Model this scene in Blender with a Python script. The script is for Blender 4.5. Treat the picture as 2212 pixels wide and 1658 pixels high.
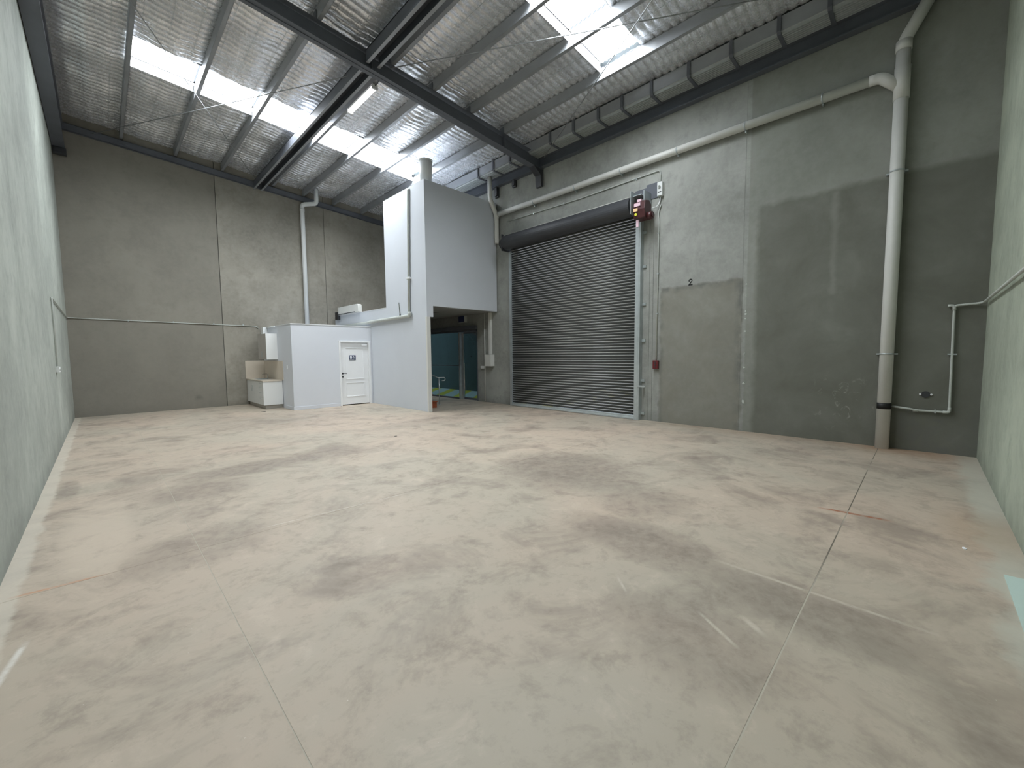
import bpy, bmesh, math, random
from mathutils import Vector, Matrix, noise as mnoise

random.seed(7)
for o in list(bpy.data.objects):
    bpy.data.objects.remove(o, do_unlink=True)
SC = bpy.context.scene
COL = SC.collection
PI = math.pi

# ------------------------------------------------------------------ camera
cam = bpy.data.cameras.new('camera')
cam.sensor_fit = 'HORIZONTAL'
cam.sensor_width = 36.0
cam.lens = 886.44 / 2212 * 36.0
cam.clip_start = 0.05
cam.clip_end = 200
co = bpy.data.objects.new('camera', cam)
COL.objects.link(co)
r2 = Vector((0.7076931533, -0.7064585925, -0.0093090184))
u2 = Vector((0.0573456798, 0.0443035182, 0.9973708795))
dd = Vector((0.7041888055, 0.7063663748, -0.0718656447))
co.matrix_world = Matrix(((r2.x, u2.x, -dd.x, 0), (r2.y, u2.y, -dd.y, 0), (r2.z, u2.z, -dd.z, 1.6), (0, 0, 0, 1)))
SC.camera = co

# ------------------------------------------------------------------ light set-up
SKYLIGHT_POWER = 36.0      # daylight coming through the translucent roof sheets
TUBE_POWER = 6.0
SC.view_settings.view_transform = 'Standard'
SC.view_settings.look = 'None'
SC.view_settings.gamma = 1.0
SC.view_settings.exposure = 0.0
try:
    SC.view_settings.use_curve_mapping = False
except Exception:
    pass
SC.cycles.max_bounces = 7
SC.cycles.diffuse_bounces = 4
SC.cycles.glossy_bounces = 3
SC.cycles.transmission_bounces = 3
w = bpy.data.worlds.new('world')
SC.world = w
w.use_nodes = True
wb = w.node_tree.nodes['Background']
wb.inputs[0].default_value = (0.78, 0.88, 1.0, 1)     # overcast sky outside
wb.inputs[1].default_value = 1.0

# ------------------------------------------------------------------ node helper
def s2l(c):
    return tuple(((v / 255) / 12.92 if v / 255 <= 0.04045 else ((v / 255 + 0.055) / 1.055) ** 2.4) for v in c)

class NT:
    def __init__(s, name):
        s.m = bpy.data.materials.new(name)
        s.m.use_nodes = True
        s.t = s.m.node_tree
        s.b = s.t.nodes['Principled BSDF']
        s.out = s.t.nodes['Material Output']
        s.pos = None
    def n(s, typ, **kw):
        x = s.t.nodes.new(typ)
        for k, v in kw.items():
            setattr(x, k, v)
        return x
    def put(s, sock, v):
        if isinstance(v, bpy.types.NodeSocket):
            s.t.links.new(v, sock)
        elif isinstance(v, (tuple, list)) and len(v) == 3 and sock.type == 'RGBA':
            sock.default_value = (*v, 1)
        else:
            sock.default_value = v
    def P(s):
        if s.pos is None:
            s.pos = s.n('ShaderNodeNewGeometry').outputs['Position']
        return s.pos
    def math(s, op, a, b=0.0, c=None, clamp=False):
        x = s.n('ShaderNodeMath', operation=op, use_clamp=clamp)
        s.put(x.inputs[0], a); s.put(x.inputs[1], b)
        if c is not None:
            s.put(x.inputs[2], c)
        return x.outputs[0]
    def noise(s, scale, detail=4, rough=0.55, dist=0.0, vec=None, mul=None):
        v = vec or s.P()
        if mul:
            m = s.n('ShaderNodeMapping'); s.put(m.inputs['Vector'], v); m.inputs['Scale'].default_value = mul; v = m.outputs[0]
        x = s.n('ShaderNodeTexNoise')
        s.put(x.inputs['Vector'], v)
        x.inputs['Scale'].default_value = scale; x.inputs['Detail'].default_value = detail
        x.inputs['Roughness'].default_value = rough; x.inputs['Distortion'].default_value = dist
        return x.outputs['Fac']
    def ramp(s, f, a, b):
        x = s.n('ShaderNodeMapRange', clamp=True)
        s.put(x.inputs['Value'], f); x.inputs['From Min'].default_value = a; x.inputs['From Max'].default_value = b
        return x.outputs[0]
    def mix(s, f, a, b, mode='MIX'):
        x = s.n('ShaderNodeMix', data_type='RGBA', blend_type=mode)
        s.put(x.inputs['Factor'], f); s.put(x.inputs[6], a); s.put(x.inputs[7], b)
        return x.outputs[2]
    def xyz(s):
        x = s.n('ShaderNodeSeparateXYZ'); s.put(x.inputs[0], s.P())
        return x.outputs
    def band(s, v, a, b, soft):
        lo = s.ramp(v, a - soft, a + soft)
        hi = s.ramp(v, b + soft, b - soft)
        return s.math('MULTIPLY', lo, hi)
    def box(s, u, v, u0, u1, v0, v1, soft):
        return s.math('MULTIPLY', s.band(u, u0, u1, soft), s.band(v, v0, v1, soft))
    def bump(s, h, strength=0.2, dist=0.01):
        x = s.n('ShaderNodeBump'); x.inputs['Strength'].default_value = strength; x.inputs['Distance'].default_value = dist
        s.put(x.inputs['Height'], h); s.put(s.b.inputs['Normal'], x.outputs[0])
    def set(s, col=None, rough=None, metal=None, spec=None):
        if col is not None: s.put(s.b.inputs['Base Color'], col)
        if rough is not None: s.put(s.b.inputs['Roughness'], rough)
        if metal is not None: s.put(s.b.inputs['Metallic'], metal)
        if spec is not None: s.put(s.b.inputs['Specular IOR Level'], spec)

def concrete_wall(name, base, extra=None):
    t = NT(name)
    x, y, z = t.xyz()
    a = t.noise(0.55, 5, 0.6, 0.4)
    st = t.noise(1.0, 5, 0.65, 0.2, mul=(2.2, 2.2, 0.22))
    f = t.noise(9.0, 5, 0.7)
    c = t.mix(t.ramp(a, 0.34, 0.66), tuple(v * 0.74 for v in base), tuple(v * 1.18 for v in base))
    m_ = t.noise(3.2, 6, 0.68, 0.3)
    c = t.mix(t.math('MULTIPLY', t.ramp(m_, 0.48, 0.66), 0.50), c, tuple(v * 0.66 for v in base))
    c = t.mix(t.math('MULTIPLY', t.ramp(st, 0.45, 0.75), 0.35), c, tuple(v * 0.72 for v in base))
    c = t.mix(t.math('MULTIPLY', t.ramp(f, 0.38, 0.68), 0.30), c, tuple(v * 1.3 for v in base))
    # small dark pock marks
    pk = t.noise(26.0, 2, 0.5)
    c = t.mix(t.math('MULTIPLY', t.ramp(pk, 0.76, 0.80), 0.5), c, tuple(v * 0.45 for v in base))
    # grime along the foot of the wall, ragged
    g = t.math('ADD', z, t.math('MULTIPLY', t.noise(2.4, 4, 0.6), -0.55))
    c = t.mix(t.math('MULTIPLY', t.ramp(g, 0.0, -0.28), 0.5), c, tuple(v * 0.45 for v in base))
    if extra:
        c = extra(t, c, x, y, z, base)
    t.set(c, 0.82, 0, 0.3)
    t.bump(t.noise(30, 6, 0.7), 0.12, 0.006)
    return t.m

def front_stains_and_dimming(t, c, x, y, z, base):
    d = t.math('MULTIPLY', t.math('SUBTRACT', t.noise(3.0, 4, 0.6), 0.5), 0.16)
    yy = t.math('ADD', y, d); zz = t.math('ADD', z, d)
    blot = t.noise(1.3, 5, 0.65, 0.5)
    # dusty rectangle where something stood against the wall, with a dark rim
    m = t.box(yy, zz, 2.62, 4.32, -1, 3.07, 0.03)
    c = t.mix(t.math('MULTIPLY', m, t.math('MULTIPLY_ADD', blot, 0.9, 0.2)), c, tuple(v * k for v, k in zip(base, (0.60, 0.56, 0.49))))
    rim = t.math('MULTIPLY', m, t.math('SUBTRACT', 1.0, t.box(yy, zz, 2.70, 4.27, -1, 2.99, 0.06), clamp=True))
    c = t.mix(t.math('MULTIPLY', rim, t.math('MULTIPLY', t.ramp(t.noise(4.0, 3), 0.38, 0.62), 0.85)), c, tuple(v * 0.40 for v in base))
    # end panel beyond the joint strip: darker concrete plus weaker light painted in
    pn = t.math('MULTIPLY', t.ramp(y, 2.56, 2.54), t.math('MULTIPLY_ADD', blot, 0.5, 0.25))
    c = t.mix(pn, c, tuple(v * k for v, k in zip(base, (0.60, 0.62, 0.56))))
    # second, taller stain up to the corner, deepened to paint in dimmer light
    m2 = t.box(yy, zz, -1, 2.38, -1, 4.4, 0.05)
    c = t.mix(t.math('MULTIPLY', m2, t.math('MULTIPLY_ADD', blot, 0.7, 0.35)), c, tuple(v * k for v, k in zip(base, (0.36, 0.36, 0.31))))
    # pale vertical rub and chalky scuffs
    m4 = t.box(yy, zz, 1.15, 1.24, 2.6, 4.35, 0.03)
    c = t.mix(t.math('MULTIPLY', m4, 0.16), c, tuple(min(1, v * 1.35) for v in base))
    sc = t.math('MULTIPLY', t.box(y, z, 0.55, 1.3, 0.35, 1.1, 0.2), t.ramp(t.noise(7, 5, 0.7, 0.8), 0.58, 0.72))
    c = t.mix(t.math('MULTIPLY', sc, 0.35), c, tuple(min(1, v * 2.1) for v in base))
    # run-down grime below the conduit in the corner
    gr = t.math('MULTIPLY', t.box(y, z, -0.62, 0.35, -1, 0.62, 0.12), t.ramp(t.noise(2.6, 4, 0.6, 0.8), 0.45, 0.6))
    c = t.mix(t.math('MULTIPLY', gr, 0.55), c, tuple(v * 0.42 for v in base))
    return c

def back_stains(t, c, x, y, z, base):
    m = t.box(x, z, -0.7, 2.84, -1, 2.67, 0.02)
    c = t.mix(t.math('MULTIPLY', m, 0.25), c, tuple(v * 0.7 for v in base))
    pl = t.ramp(x, 2.85, 2.83)
    c = t.mix(t.math('MULTIPLY', pl, 0.55), c, tuple(v * 0.72 for v in base))
    m = t.box(x, z, 2.02, 2.18, 0.28, 0.40, 0.05)
    c = t.mix(t.math('MULTIPLY', m, 0.5), c, tuple(v * 0.35 for v in base))
    return c

M = {}
M['wall_front'] = concrete_wall('concrete_front', s2l((156, 158, 153)), front_stains_and_dimming)
M['wall_back'] = concrete_wall('concrete_back', s2l((148, 144, 134)), back_stains)
M['wall_left'] = concrete_wall('concrete_left', s2l((168, 174, 166)))
M['wall_right'] = concrete_wall('concrete_right', s2l((160, 168, 152)))

def plain(name, rgb, rough=0.5, metal=0.0, spec=0.5, var=0.08, scale=3.0, bump=0.0):
    t = NT(name)
    b = s2l(rgb)
    f = t.ramp(t.noise(scale, 4, 0.6), 0.3, 0.7)
    t.set(t.mix(f, tuple(v * (1 - var) for v in b), tuple(min(1, v * (1 + var)) for v in b)), rough, metal, spec)
    if bump:
        t.bump(t.noise(60, 3), bump, 0.003)
    return t.m

M['sealant'] = plain('joint_sealant', (70, 72, 70), 0.9)
M['sealant_pale'] = plain('joint_sealant_pale', (150, 152, 146), 0.9, var=0.15, scale=8)
M['white_paint'] = plain('white_wall_paint', (214, 218, 225), 0.6, spec=0.3, var=0.02, scale=1.0, bump=0.03)
M['white_gloss'] = plain('white_gloss', (236, 238, 240), 0.35, var=0.02)
M['grey_paint'] = plain('grey_wall_paint', (205, 210, 217), 0.6, spec=0.3, var=0.02, scale=1.0)
M['soffit'] = plain('soffit_board', (150, 152, 150), 0.8, var=0.06)
M['steel_dark'] = plain('dark_painted_steel', (92, 96, 104), 0.55, var=0.10, scale=2.0)
M['steel_black'] = plain('black_steel', (56, 58, 62), 0.5, var=0.10)
M['steel_purlin'] = plain('galvanised_purlin', (150, 153, 157), 0.42, 0.25, var=0.10, scale=2.0)
M['gutter'] = plain('gutter_zinc', (176, 180, 180), 0.45, 0.2, var=0.06)
M['galv'] = plain('galvanised_steel', (188, 196, 198), 0.38, 0.55, var=0.10, scale=6.0)
M['chrome'] = plain('chrome', (215, 215, 215), 0.15, 1.0, var=0.02)
M['pvc'] = plain('pvc_pipe', (213, 214, 210), 0.45, var=0.05, scale=2.0)
M['pvc_white'] = plain('white_conduit', (226, 229, 229), 0.45, var=0.03)
M['conduit_grey'] = plain('grey_conduit', (188, 193, 188), 0.45, var=0.06)
M['cable_dark'] = plain('dark_cable', (96, 100, 96), 0.6)
M['cream'] = plain('cream_laminate', (212, 202, 188), 0.3, var=0.04)
M['laminate'] = plain('white_laminate', (232, 234, 234), 0.35, var=0.01)
M['kick'] = plain('kickboard', (176, 172, 166), 0.4, var=0.05)
M['black'] = plain('black_plastic', (22, 22, 24), 0.4)
M['navy'] = plain('navy_sign', (26, 44, 84), 0.4)
M['sign_white'] = plain('sign_white', (238, 240, 244), 0.4)
M['motor'] = plain('motor_housing', (72, 34, 36), 0.4, var=0.15, scale=10)
M['maroon'] = plain('maroon_box', (96, 24, 30), 0.4)
M['pinkish'] = plain('pink_label', (226, 196, 208), 0.4)
M['orange_label'] = plain('peach_label', (232, 196, 150), 0.4)
M['yellow_label'] = plain('yellow_label', (206, 210, 60), 0.4)
M['stair_brown'] = plain('rust_brown_stair', (150, 78, 48), 0.6, var=0.2, scale=8)
M['sheet_mint'] = plain('mint_sheet', (186, 206, 198), 0.5, var=0.03)
M['tape'] = plain('black_tape', (18, 20, 20), 0.6)
M['slat'] = plain('charcoal_slat', (62, 64, 62), 0.42, 0.0, var=0.10, scale=2.0)
M['slat_highlight'] = plain('slat_highlight_pale', (196, 196, 190), 0.4, 0.1, var=0.08, scale=4.0)  # pale colour paints in the overhead light caught on each slat edge
M['rust'] = plain('rust_stain', (150, 92, 62), 0.8, var=0.2, scale=14)
M['ink'] = plain('stencil_black', (20, 22, 20), 0.8)

def foil():
    t = NT('foil_insulation')
    n = t.noise(2.2, 5, 0.6, 0.3)
    f = t.noise(22, 4, 0.6)
    c = t.mix(t.ramp(n, 0.3, 0.7), s2l((222, 224, 230)), s2l((240, 241, 244)))
    t.set(c, t.math('MULTIPLY_ADD', f, 0.16, 0.19), 0.60, 0.5)
    t.bump(t.noise(12, 4, 0.6, 0.6), 0.30, 0.02)
    return t.m
M['foil'] = foil()

def roof_panel():
    t = NT('translucent_roof_sheet')
    t.set((0.8, 0.85, 0.9), 0.6)
    t.put(t.b.inputs['Emission Color'], (0.93, 0.97, 1.0))
    t.b.inputs['Emission Strength'].default_value = SKYLIGHT_POWER
    return t.m
M['skylight'] = roof_panel()
def tube():
    t = NT('lit_tube_diffuser')
    t.set((0.9, 0.9, 0.9), 0.4)
    t.put(t.b.inputs['Emission Color'], (1.0, 0.97, 0.92))
    t.b.inputs['Emission Strength'].default_value = TUBE_POWER
    return t.m
M['tube'] = tube()

def floor_mat():
    t = NT('concrete_floor')
    x, y, z = t.xyz()
    warm = s2l((184, 169, 152)); cool = s2l((174, 165, 149)); dark = s2l((113, 102, 94)); pale = s2l((203, 189, 171))
    big = t.noise(0.33, 4, 0.6, 0.6)
    mid = t.noise(1.1, 6, 0.65, 0.7)
    mid2 = t.noise(2.6, 6, 0.7, 0.4)
    fine = t.noise(9, 6, 0.72)
    c = t.mix(t.ramp(big, 0.40, 0.60), cool, warm)
    c = t.mix(t.math('MULTIPLY', t.ramp(mid, 0.50, 0.68), 0.55), c, dark)
    c = t.mix(t.math('MULTIPLY', t.ramp(mid2, 0.53, 0.70), 0.45), c, dark)
    c = t.mix(t.math('MULTIPLY', t.ramp(mid2, 0.42, 0.28), 0.45), c, pale)
    c = t.mix(t.math('MULTIPLY', t.ramp(fine, 0.52, 0.72), 0.28), c, dark)
    # worn dark area in the middle of the hall and in front of the kitchenette
    def blob(cx, cy, rx, ry, amt, col, c):
        a = t.math('POWER', t.math('DIVIDE', t.math('SUBTRACT', x, cx), rx), 2.0)
        b = t.math('POWER', t.math('DIVIDE', t.math('SUBTRACT', y, cy), ry), 2.0)
        dd_ = t.math('ADD', t.math('ADD', a, b), t.math('MULTIPLY', t.math('SUBTRACT', mid, 0.5), 2.4))
        return t.mix(t.math('MULTIPLY', t.ramp(dd_, 1.3, 0.3), t.math('MULTIPLY_ADD', t.ramp(fine, 0.3, 0.7), amt * 0.6, amt * 0.4)), c, col)
    c = blob(4.5, 3.5, 0.9, 1.0, 0.75, dark, c)
    c = blob(4.1, 2.1, 0.5, 0.5, 0.5, dark, c)
    c = blob(3.2, 1.7, 0.35, 0.7, 0.7, dark, c)
    c = blob(3.0, 0.5, 0.32, 0.7, 0.65, dark, c)
    c = blob(2.3, 0.85, 0.4, 0.5, 0.5, dark, c)
    c = blob(0.75, 6.1, 0.5, 0.5, 0.6, dark, c)
    c = blob(1.5, 6.8, 0.9, 0.35, 0.7, dark, c)
    c = blob(2.6, 6.9, 0.6, 0.5, 0.55, dark, c)
    c = blob(0.55, 4.3, 0.5, 0.45, 0.5, dark, c)
    c = blob(3.2, 11.6, 1.9, 1.6, 0.35, dark, c)
    c = blob(5.6, 8.4, 1.6, 0.5, 0.3, dark, c)
    c = blob(-0.38, 7.3, 0.1, 0.5, 0.6, dark, c)
    # pale dust trail near the left wall
    c = blob(-0.12, 5.4, 0.22, 1.3, 0.55, pale, c)
    # grout strip along the left wall, ragged edge
    e = t.math('ADD', x, t.math('MULTIPLY', t.math('SUBTRACT', t.noise(2.2, 5, 0.7), 0.5), 0.16))
    c = t.mix(t.math('MULTIPLY', t.ramp(e, -0.47, -0.50), 0.6), c, s2l((204, 198, 184)))
    e2 = t.math('ADD', y, t.math('MULTIPLY', t.math('SUBTRACT', t.noise(2.2, 4, 0.7), 0.5), 0.5))
    c = t.mix(t.math('MULTIPLY', t.ramp(e2, -0.36, -0.46), 0.7), c, s2l((186, 186, 172)))
    # earthy stain along the front wall by the downpipe, rust streaks
    e3 = t.math('ADD', x, t.math('MULTIPLY', t.math('SUBTRACT', t.noise(1.8, 4), 0.5), 0.7))
    k = t.math('MULTIPLY', t.ramp(e3, 8.55, 8.95), t.band(y, -0.4, 4.2, 0.4))
    c = t.mix(t.math('MULTIPLY', k, 0.35), c, s2l((134, 112, 90)))
    k = t.math('MULTIPLY', t.math('MULTIPLY', t.ramp(e3, 8.3, 9.0), t.band(x, 8.0, 9.3, 0.2)), t.band(y, -0.45, 0.9, 0.3))
    c = t.mix(t.math('MULTIPLY', k, 0.4), c, s2l((150, 112, 78)))
    k = t.math('MULTIPLY', t.band(t.math('ADD', y, t.math('MULTIPLY', mid, 0.3)), -0.62, -0.1, 0.15), t.band(x, 4.9, 5.9, 0.3))
    c = t.mix(t.math('MULTIPLY', k, 0.4), c, s2l((158, 128, 98)))
    def streak(x0, y0, x1, y1, wd, col, c, amt=0.7):
        # thin straight mark from (x0, y0) to (x1, y1)
        L = math.hypot(x1 - x0, y1 - y0); ux, uy = (x1 - x0) / L, (y1 - y0) / L
        sx = t.math('SUBTRACT', x, x0); sy = t.math('SUBTRACT', y, y0)
        u = t.math('ADD', t.math('MULTIPLY', sx, ux), t.math('MULTIPLY', sy, uy))
        v = t.math('SUBTRACT', t.math('MULTIPLY', sx, uy), t.math('MULTIPLY', sy, ux))
        m = t.math('MULTIPLY', t.band(u, 0, L, 0.05), t.band(v, -wd, wd, wd * 0.6))
        return t.mix(t.math('MULTIPLY', m, t.math('MULTIPLY', t.ramp(fine, 0.3, 0.55), amt)), c, col)
    c = streak(5.14, 0.68, 5.18, 0.17, 0.022, s2l((150, 92, 62)), c, 1.0)
    c = streak(-0.5, 4.26, -0.1, 4.23, 0.014, s2l((190, 130, 90)), c)
    c = streak(3.27, 1.05, 3.25, -0.1, 0.014, s2l((204, 196, 182)), c, 0.6)
    c = streak(2.51, 0.89, 2.37, 0.67, 0.010, s2l((206, 200, 186)), c)
    c = streak(2.65, 0.69, 2.58, 0.59, 0.016, s2l((206, 200, 186)), c)
    c = streak(2.52, 1.47, 2.42, 1.36, 0.008, s2l((200, 194, 182)), c)
    c = streak(1.0, 4.31, 2.35, 4.19, 0.006, s2l((210, 206, 196)), c, 0.6)
    c = streak(-0.40, 3.5, -0.50, 2.9, 0.014, s2l((224, 222, 216)), c)
    # grit: tiny light and dark specks
    g = t.noise(55, 1, 0.5)
    c = t.mix(t.math('MULTIPLY', t.ramp(g, 0.80, 0.83), 0.55), c, s2l((220, 216, 206)))
    c = t.mix(t.math('MULTIPLY', t.ramp(g, 0.19, 0.17), 0.6), c, s2l((70, 66, 60)))
    t.set(c, t.math('MULTIPLY_ADD', mid2, 0.35, 0.36), 0, 0.4)
    t.bump(fine, 0.10, 0.004)
    return t.m
M['floor'] = floor_mat()
def joint_fill():
    t = NT('floor_joint_fill')
    x, y, z = t.xyz()
    a = t.noise(0.7, 3, 0.6)
    pale = t.math('MAXIMUM', t.ramp(x, 4.0, 3.2), t.ramp(a, 0.5, 0.6))
    t.set(t.mix(pale, s2l((104, 98, 88)), s2l((176, 170, 156))), 0.9)
    return t.m
M['floor_joint'] = joint_fill()

def outside_ground():
    t = NT('forecourt_paving')
    x, y, z = t.xyz()
    d = t.math('ADD', y, t.math('MULTIPLY', x, -0.9))
    s_ = t.math('FRACT', t.math('DIVIDE', d, 1.15))
    k = t.ramp(t.math('ABSOLUTE', t.math('SUBTRACT', s_, 0.5)), 0.22, 0.19)
    c = t.mix(k, s2l((205, 212, 210)), s2l((222, 206, 70)))
    t.set(c, 0.8)
    return t.m
M['forecourt'] = outside_ground()
M['fence'] = plain('dark_teal_wall', (84, 96, 98), 0.8, var=0.1)

def glass():
    t = NT('teal_tinted_glass')
    tr = t.n('ShaderNodeBsdfTransparent'); tr.inputs['Color'].default_value = (0.60, 0.72, 0.73, 1)
    gl = t.n('ShaderNodeBsdfGlossy'); gl.inputs['Roughness'].default_value = 0.04; gl.inputs['Color'].default_value = (0.8, 0.9, 0.9, 1)
    lw = t.n('ShaderNodeLayerWeight'); lw.inputs['Blend'].default_value = 0.5
    fac = t.math('MULTIPLY_ADD', t.math('POWER', lw.outputs['Facing'], 4.0), 0.5, 0.03)
    mx = t.n('ShaderNodeMixShader')
    t.t.links.new(fac, mx.inputs[0]); t.t.links.new(tr.outputs[0], mx.inputs[1]); t.t.links.new(gl.outputs[0], mx.inputs[2])
    t.t.links.new(mx.outputs[0], t.out.inputs['Surface'])
    return t.m
M['glass'] = glass()

# ------------------------------------------------------------------ mesh helpers
class MB:
    def __init__(s):
        s.v = []; s.f = []; s.sm = []
    def box(s, x0, x1, y0, y1, z0, z1):
        if x0 > x1: x0, x1 = x1, x0
        if y0 > y1: y0, y1 = y1, y0
        if z0 > z1: z0, z1 = z1, z0
        b = len(s.v)
        s.v += [(x0, y0, z0), (x1, y0, z0), (x1, y1, z0), (x0, y1, z0), (x0, y0, z1), (x1, y0, z1), (x1, y1, z1), (x0, y1, z1)]
        for q in ((0, 3, 2, 1), (4, 5, 6, 7), (0, 1, 5, 4), (1, 2, 6, 5), (2, 3, 7, 6), (3, 0, 4, 7)):
            s.f.append(tuple(b + i for i in q)); s.sm.append(False)
        return s
    def slope_box(s, x0, x1, y0, y1, c0, c1, m):
        """box along x whose bottom is c0 - m*x and top c1 - m*x"""
        b = len(s.v)
        for c in (c0, c1):
            for (x, y) in ((x0, y0), (x1, y0), (x1, y1), (x0, y1)):
                s.v.append((x, y, c - m * x))
        for q in ((0, 3, 2, 1), (4, 5, 6, 7), (0, 1, 5, 4), (1, 2, 6, 5), (2, 3, 7, 6), (3, 0, 4, 7)):
            s.f.append(tuple(b + i for i in q)); s.sm.append(False)
        return s
    def prism(s, prof, axis, a0, a1, smooth=False):
        """prof: closed list of 2D points; axis 'x' -> (y,z), 'y' -> (x,z), 'z' -> (x,y)"""
        b = len(s.v); n = len(prof)
        for a in (a0, a1):
            for (p, q) in prof:
                s.v.append({'x': (a, p, q), 'y': (p, a, q), 'z': (p, q, a)}[axis])
        for i in range(n):
            j = (i + 1) % n
            s.f.append((b + i, b + j, b + n + j, b + n + i)); s.sm.append(smooth)
        s.f.append(tuple(b + i for i in reversed(range(n)))); s.sm.append(False)
        s.f.append(tuple(b + n + i for i in range(n))); s.sm.append(False)
        return s
    def cyl(s, c, axis, r, a0, a1, n=20, r1=None):
        r1 = r if r1 is None else r1
        b = len(s.v)
        for a, rr in ((a0, r), (a1, r1)):
            for i in range(n):
                t_ = 2 * PI * i / n
                p, q = c[0] + rr * math.cos(t_), c[1] + rr * math.sin(t_)
                s.v.append({'x': (a, p, q), 'y': (p, a, q), 'z': (p, q, a)}[axis])
        for i in range(n):
            j = (i + 1) % n
            s.f.append((b + i, b + j, b + n + j, b + n + i)); s.sm.append(True)
        s.f.append(tuple(b + i for i in reversed(range(n)))); s.sm.append(False)
        s.f.append(tuple(b + n + i for i in range(n))); s.sm.append(False)
        return s
    def tube(s, pts, r, bend=0.0, n=14, seg=6):
        P = [Vector(p) for p in pts]
        path = [P[0]]
        for i in range(1, len(P) - 1):
            a = (P[i - 1] - P[i]); b_ = (P[i + 1] - P[i])
            k = min(bend, a.length * 0.49, b_.length * 0.49)
            if k < 1e-4:
                path.append(P[i]); continue
            s0 = P[i] + a.normalized() * k; s1 = P[i] + b_.normalized() * k
            for j in range(seg + 1):
                u = j / seg
                path.append(s0 * (1 - u) ** 2 + P[i] * 2 * u * (1 - u) + s1 * u * u)
        path.append(P[-1])
        up = None; b = len(s.v); m = len(path)
        for i, p in enumerate(path):
            d = ((path[min(i + 1, m - 1)] - p).normalized() + (p - path[max(i - 1, 0)]).normalized())
            d = d.normalized() if d.length > 1e-6 else Vector((0, 0, 1))
            if up is None:
                up = d.orthogonal().normalized()
            up = (up - d * up.dot(d)).normalized()
            sd = d.cross(up)
            for k in range(n):
                t_ = 2 * PI * k / n
                s.v.append(tuple(p + (up * math.cos(t_) + sd * math.sin(t_)) * r))
        for i in range(m - 1):
            for k in range(n):
                j = (k + 1) % n
                s.f.append((b + i * n + k, b + i * n + j, b + (i + 1) * n + j, b + (i + 1) * n + k)); s.sm.append(True)
        s.f.append(tuple(b + k for k in reversed(range(n)))); s.sm.append(False)
        s.f.append(tuple(b + (m - 1) * n + k for k in range(n))); s.sm.append(False)
        return s
    def mesh(s, name, mat):
        me = bpy.data.meshes.new(name)
        me.from_pydata(s.v, [], s.f)
        me.polygons.foreach_set('use_smooth', s.sm)
        me.materials.append(mat)
        me.update()
        bm = bmesh.new(); bm.from_mesh(me); bmesh.ops.recalc_face_normals(bm, faces=bm.faces); bm.to_mesh(me); bm.free()
        return me

def obj(name, mb, mat, parent=None, bevel=0.0):
    me = mb.mesh(name, M[mat] if isinstance(mat, str) else mat)
    o = bpy.data.objects.new(name, me)
    COL.objects.link(o)
    if parent is not None:
        o.parent = parent
        o.matrix_parent_inverse = Matrix.Translation(-parent.location)
    if bevel:
        b = o.modifiers.new('bevel', 'BEVEL'); b.width = bevel; b.segments = 2; b.limit_method = 'ANGLE'
    return o
def empty(name, loc):
    o = bpy.data.objects.new(name, None); o.location = loc; COL.objects.link(o); return o
def tag(o, label=None, cat=None, group=None, kind=None):
    if label: o['label'] = label
    if cat: o['category'] = cat
    if group: o['group'] = group
    if kind: o['kind'] = kind
    return o
def B(*a):
    return MB().box(*a)

XL, XF, YB, YR = -0.60, 9.15, 16.10, -0.62
TH = 0.18
TOP = 8.35
SL = 0.066

# ------------------------------------------------------------------ floor
fl = obj('floor', B(XL - TH, XF + TH, YR - TH, YB + TH, -0.2, -0.0012), 'floor_joint')
tag(fl, 'bare blotchy concrete warehouse floor with saw-cut joints', kind='structure')
xs = [XL - 0.02, 0.49, XF + TH]; ys = [YR - 0.02, 0.47, 4.22, YB + 0.02]
for i in range(2):
    for j in range(3):
        gx = 0.0028
        g0 = 0.0045 if j == 1 else 0.0015
        g1 = 0.0045 if j == 0 else 0.0015
        obj('floor_slab', B(xs[i] + (gx if i else 0), xs[i + 1] - (0 if i else gx), ys[j] + (g0 if j else 0), ys[j + 1] - (g1 if j < 2 else 0), -0.05, 0.0), 'floor', fl)

# ------------------------------------------------------------------ walls in precast panels
def panel_wall(name, label, axis, face, sign, edges, mat, zt=TOP):
    """axis 'x': wall lies in a plane x = face, panels run along y; sign = outward direction"""
    a0, a1 = edges[0], edges[-1]
    if axis == 'x':
        bk = obj(name, B(face + sign * 0.03, face + sign * TH, a0, a1, -0.05, zt), 'sealant')
    else:
        bk = obj(name, B(a0, a1, face + sign * 0.03, face + sign * TH, -0.05, zt), 'sealant')
    tag(bk, label, kind='structure')
    for i in range(len(edges) - 1):
        e0 = edges[i] + (0.007 if i else 0); e1 = edges[i + 1] - (0.007 if i < len(edges) - 2 else 0)
        if axis == 'x':
            mb = B(face, face + sign * 0.05, e0, e1, -0.03, zt - 0.01)
        else:
            mb = B(e0, e1, face, face + sign * 0.05, -0.03, zt - 0.01)
        obj('concrete_panel', mb, mat, bk, 0.006)
    return bk
panel_wall('wall_left', 'pale grey precast concrete side wall beside the camera', 'x', XL, -1, [YR - TH, 3.4, 7.05, 10.72, YB], 'wall_left')
panel_wall('wall_back', 'grey precast concrete wall behind the toilet block and kitchenette', 'y', YB, 1, [XL - TH, 2.84, 6.17, XF + TH], 'wall_back')
panel_wall('wall_right', 'greenish grey precast concrete wall at the picture edge', 'y', YR, -1, [XL - TH, 2.6, 6.2, XF + TH], 'wall_right')

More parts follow.
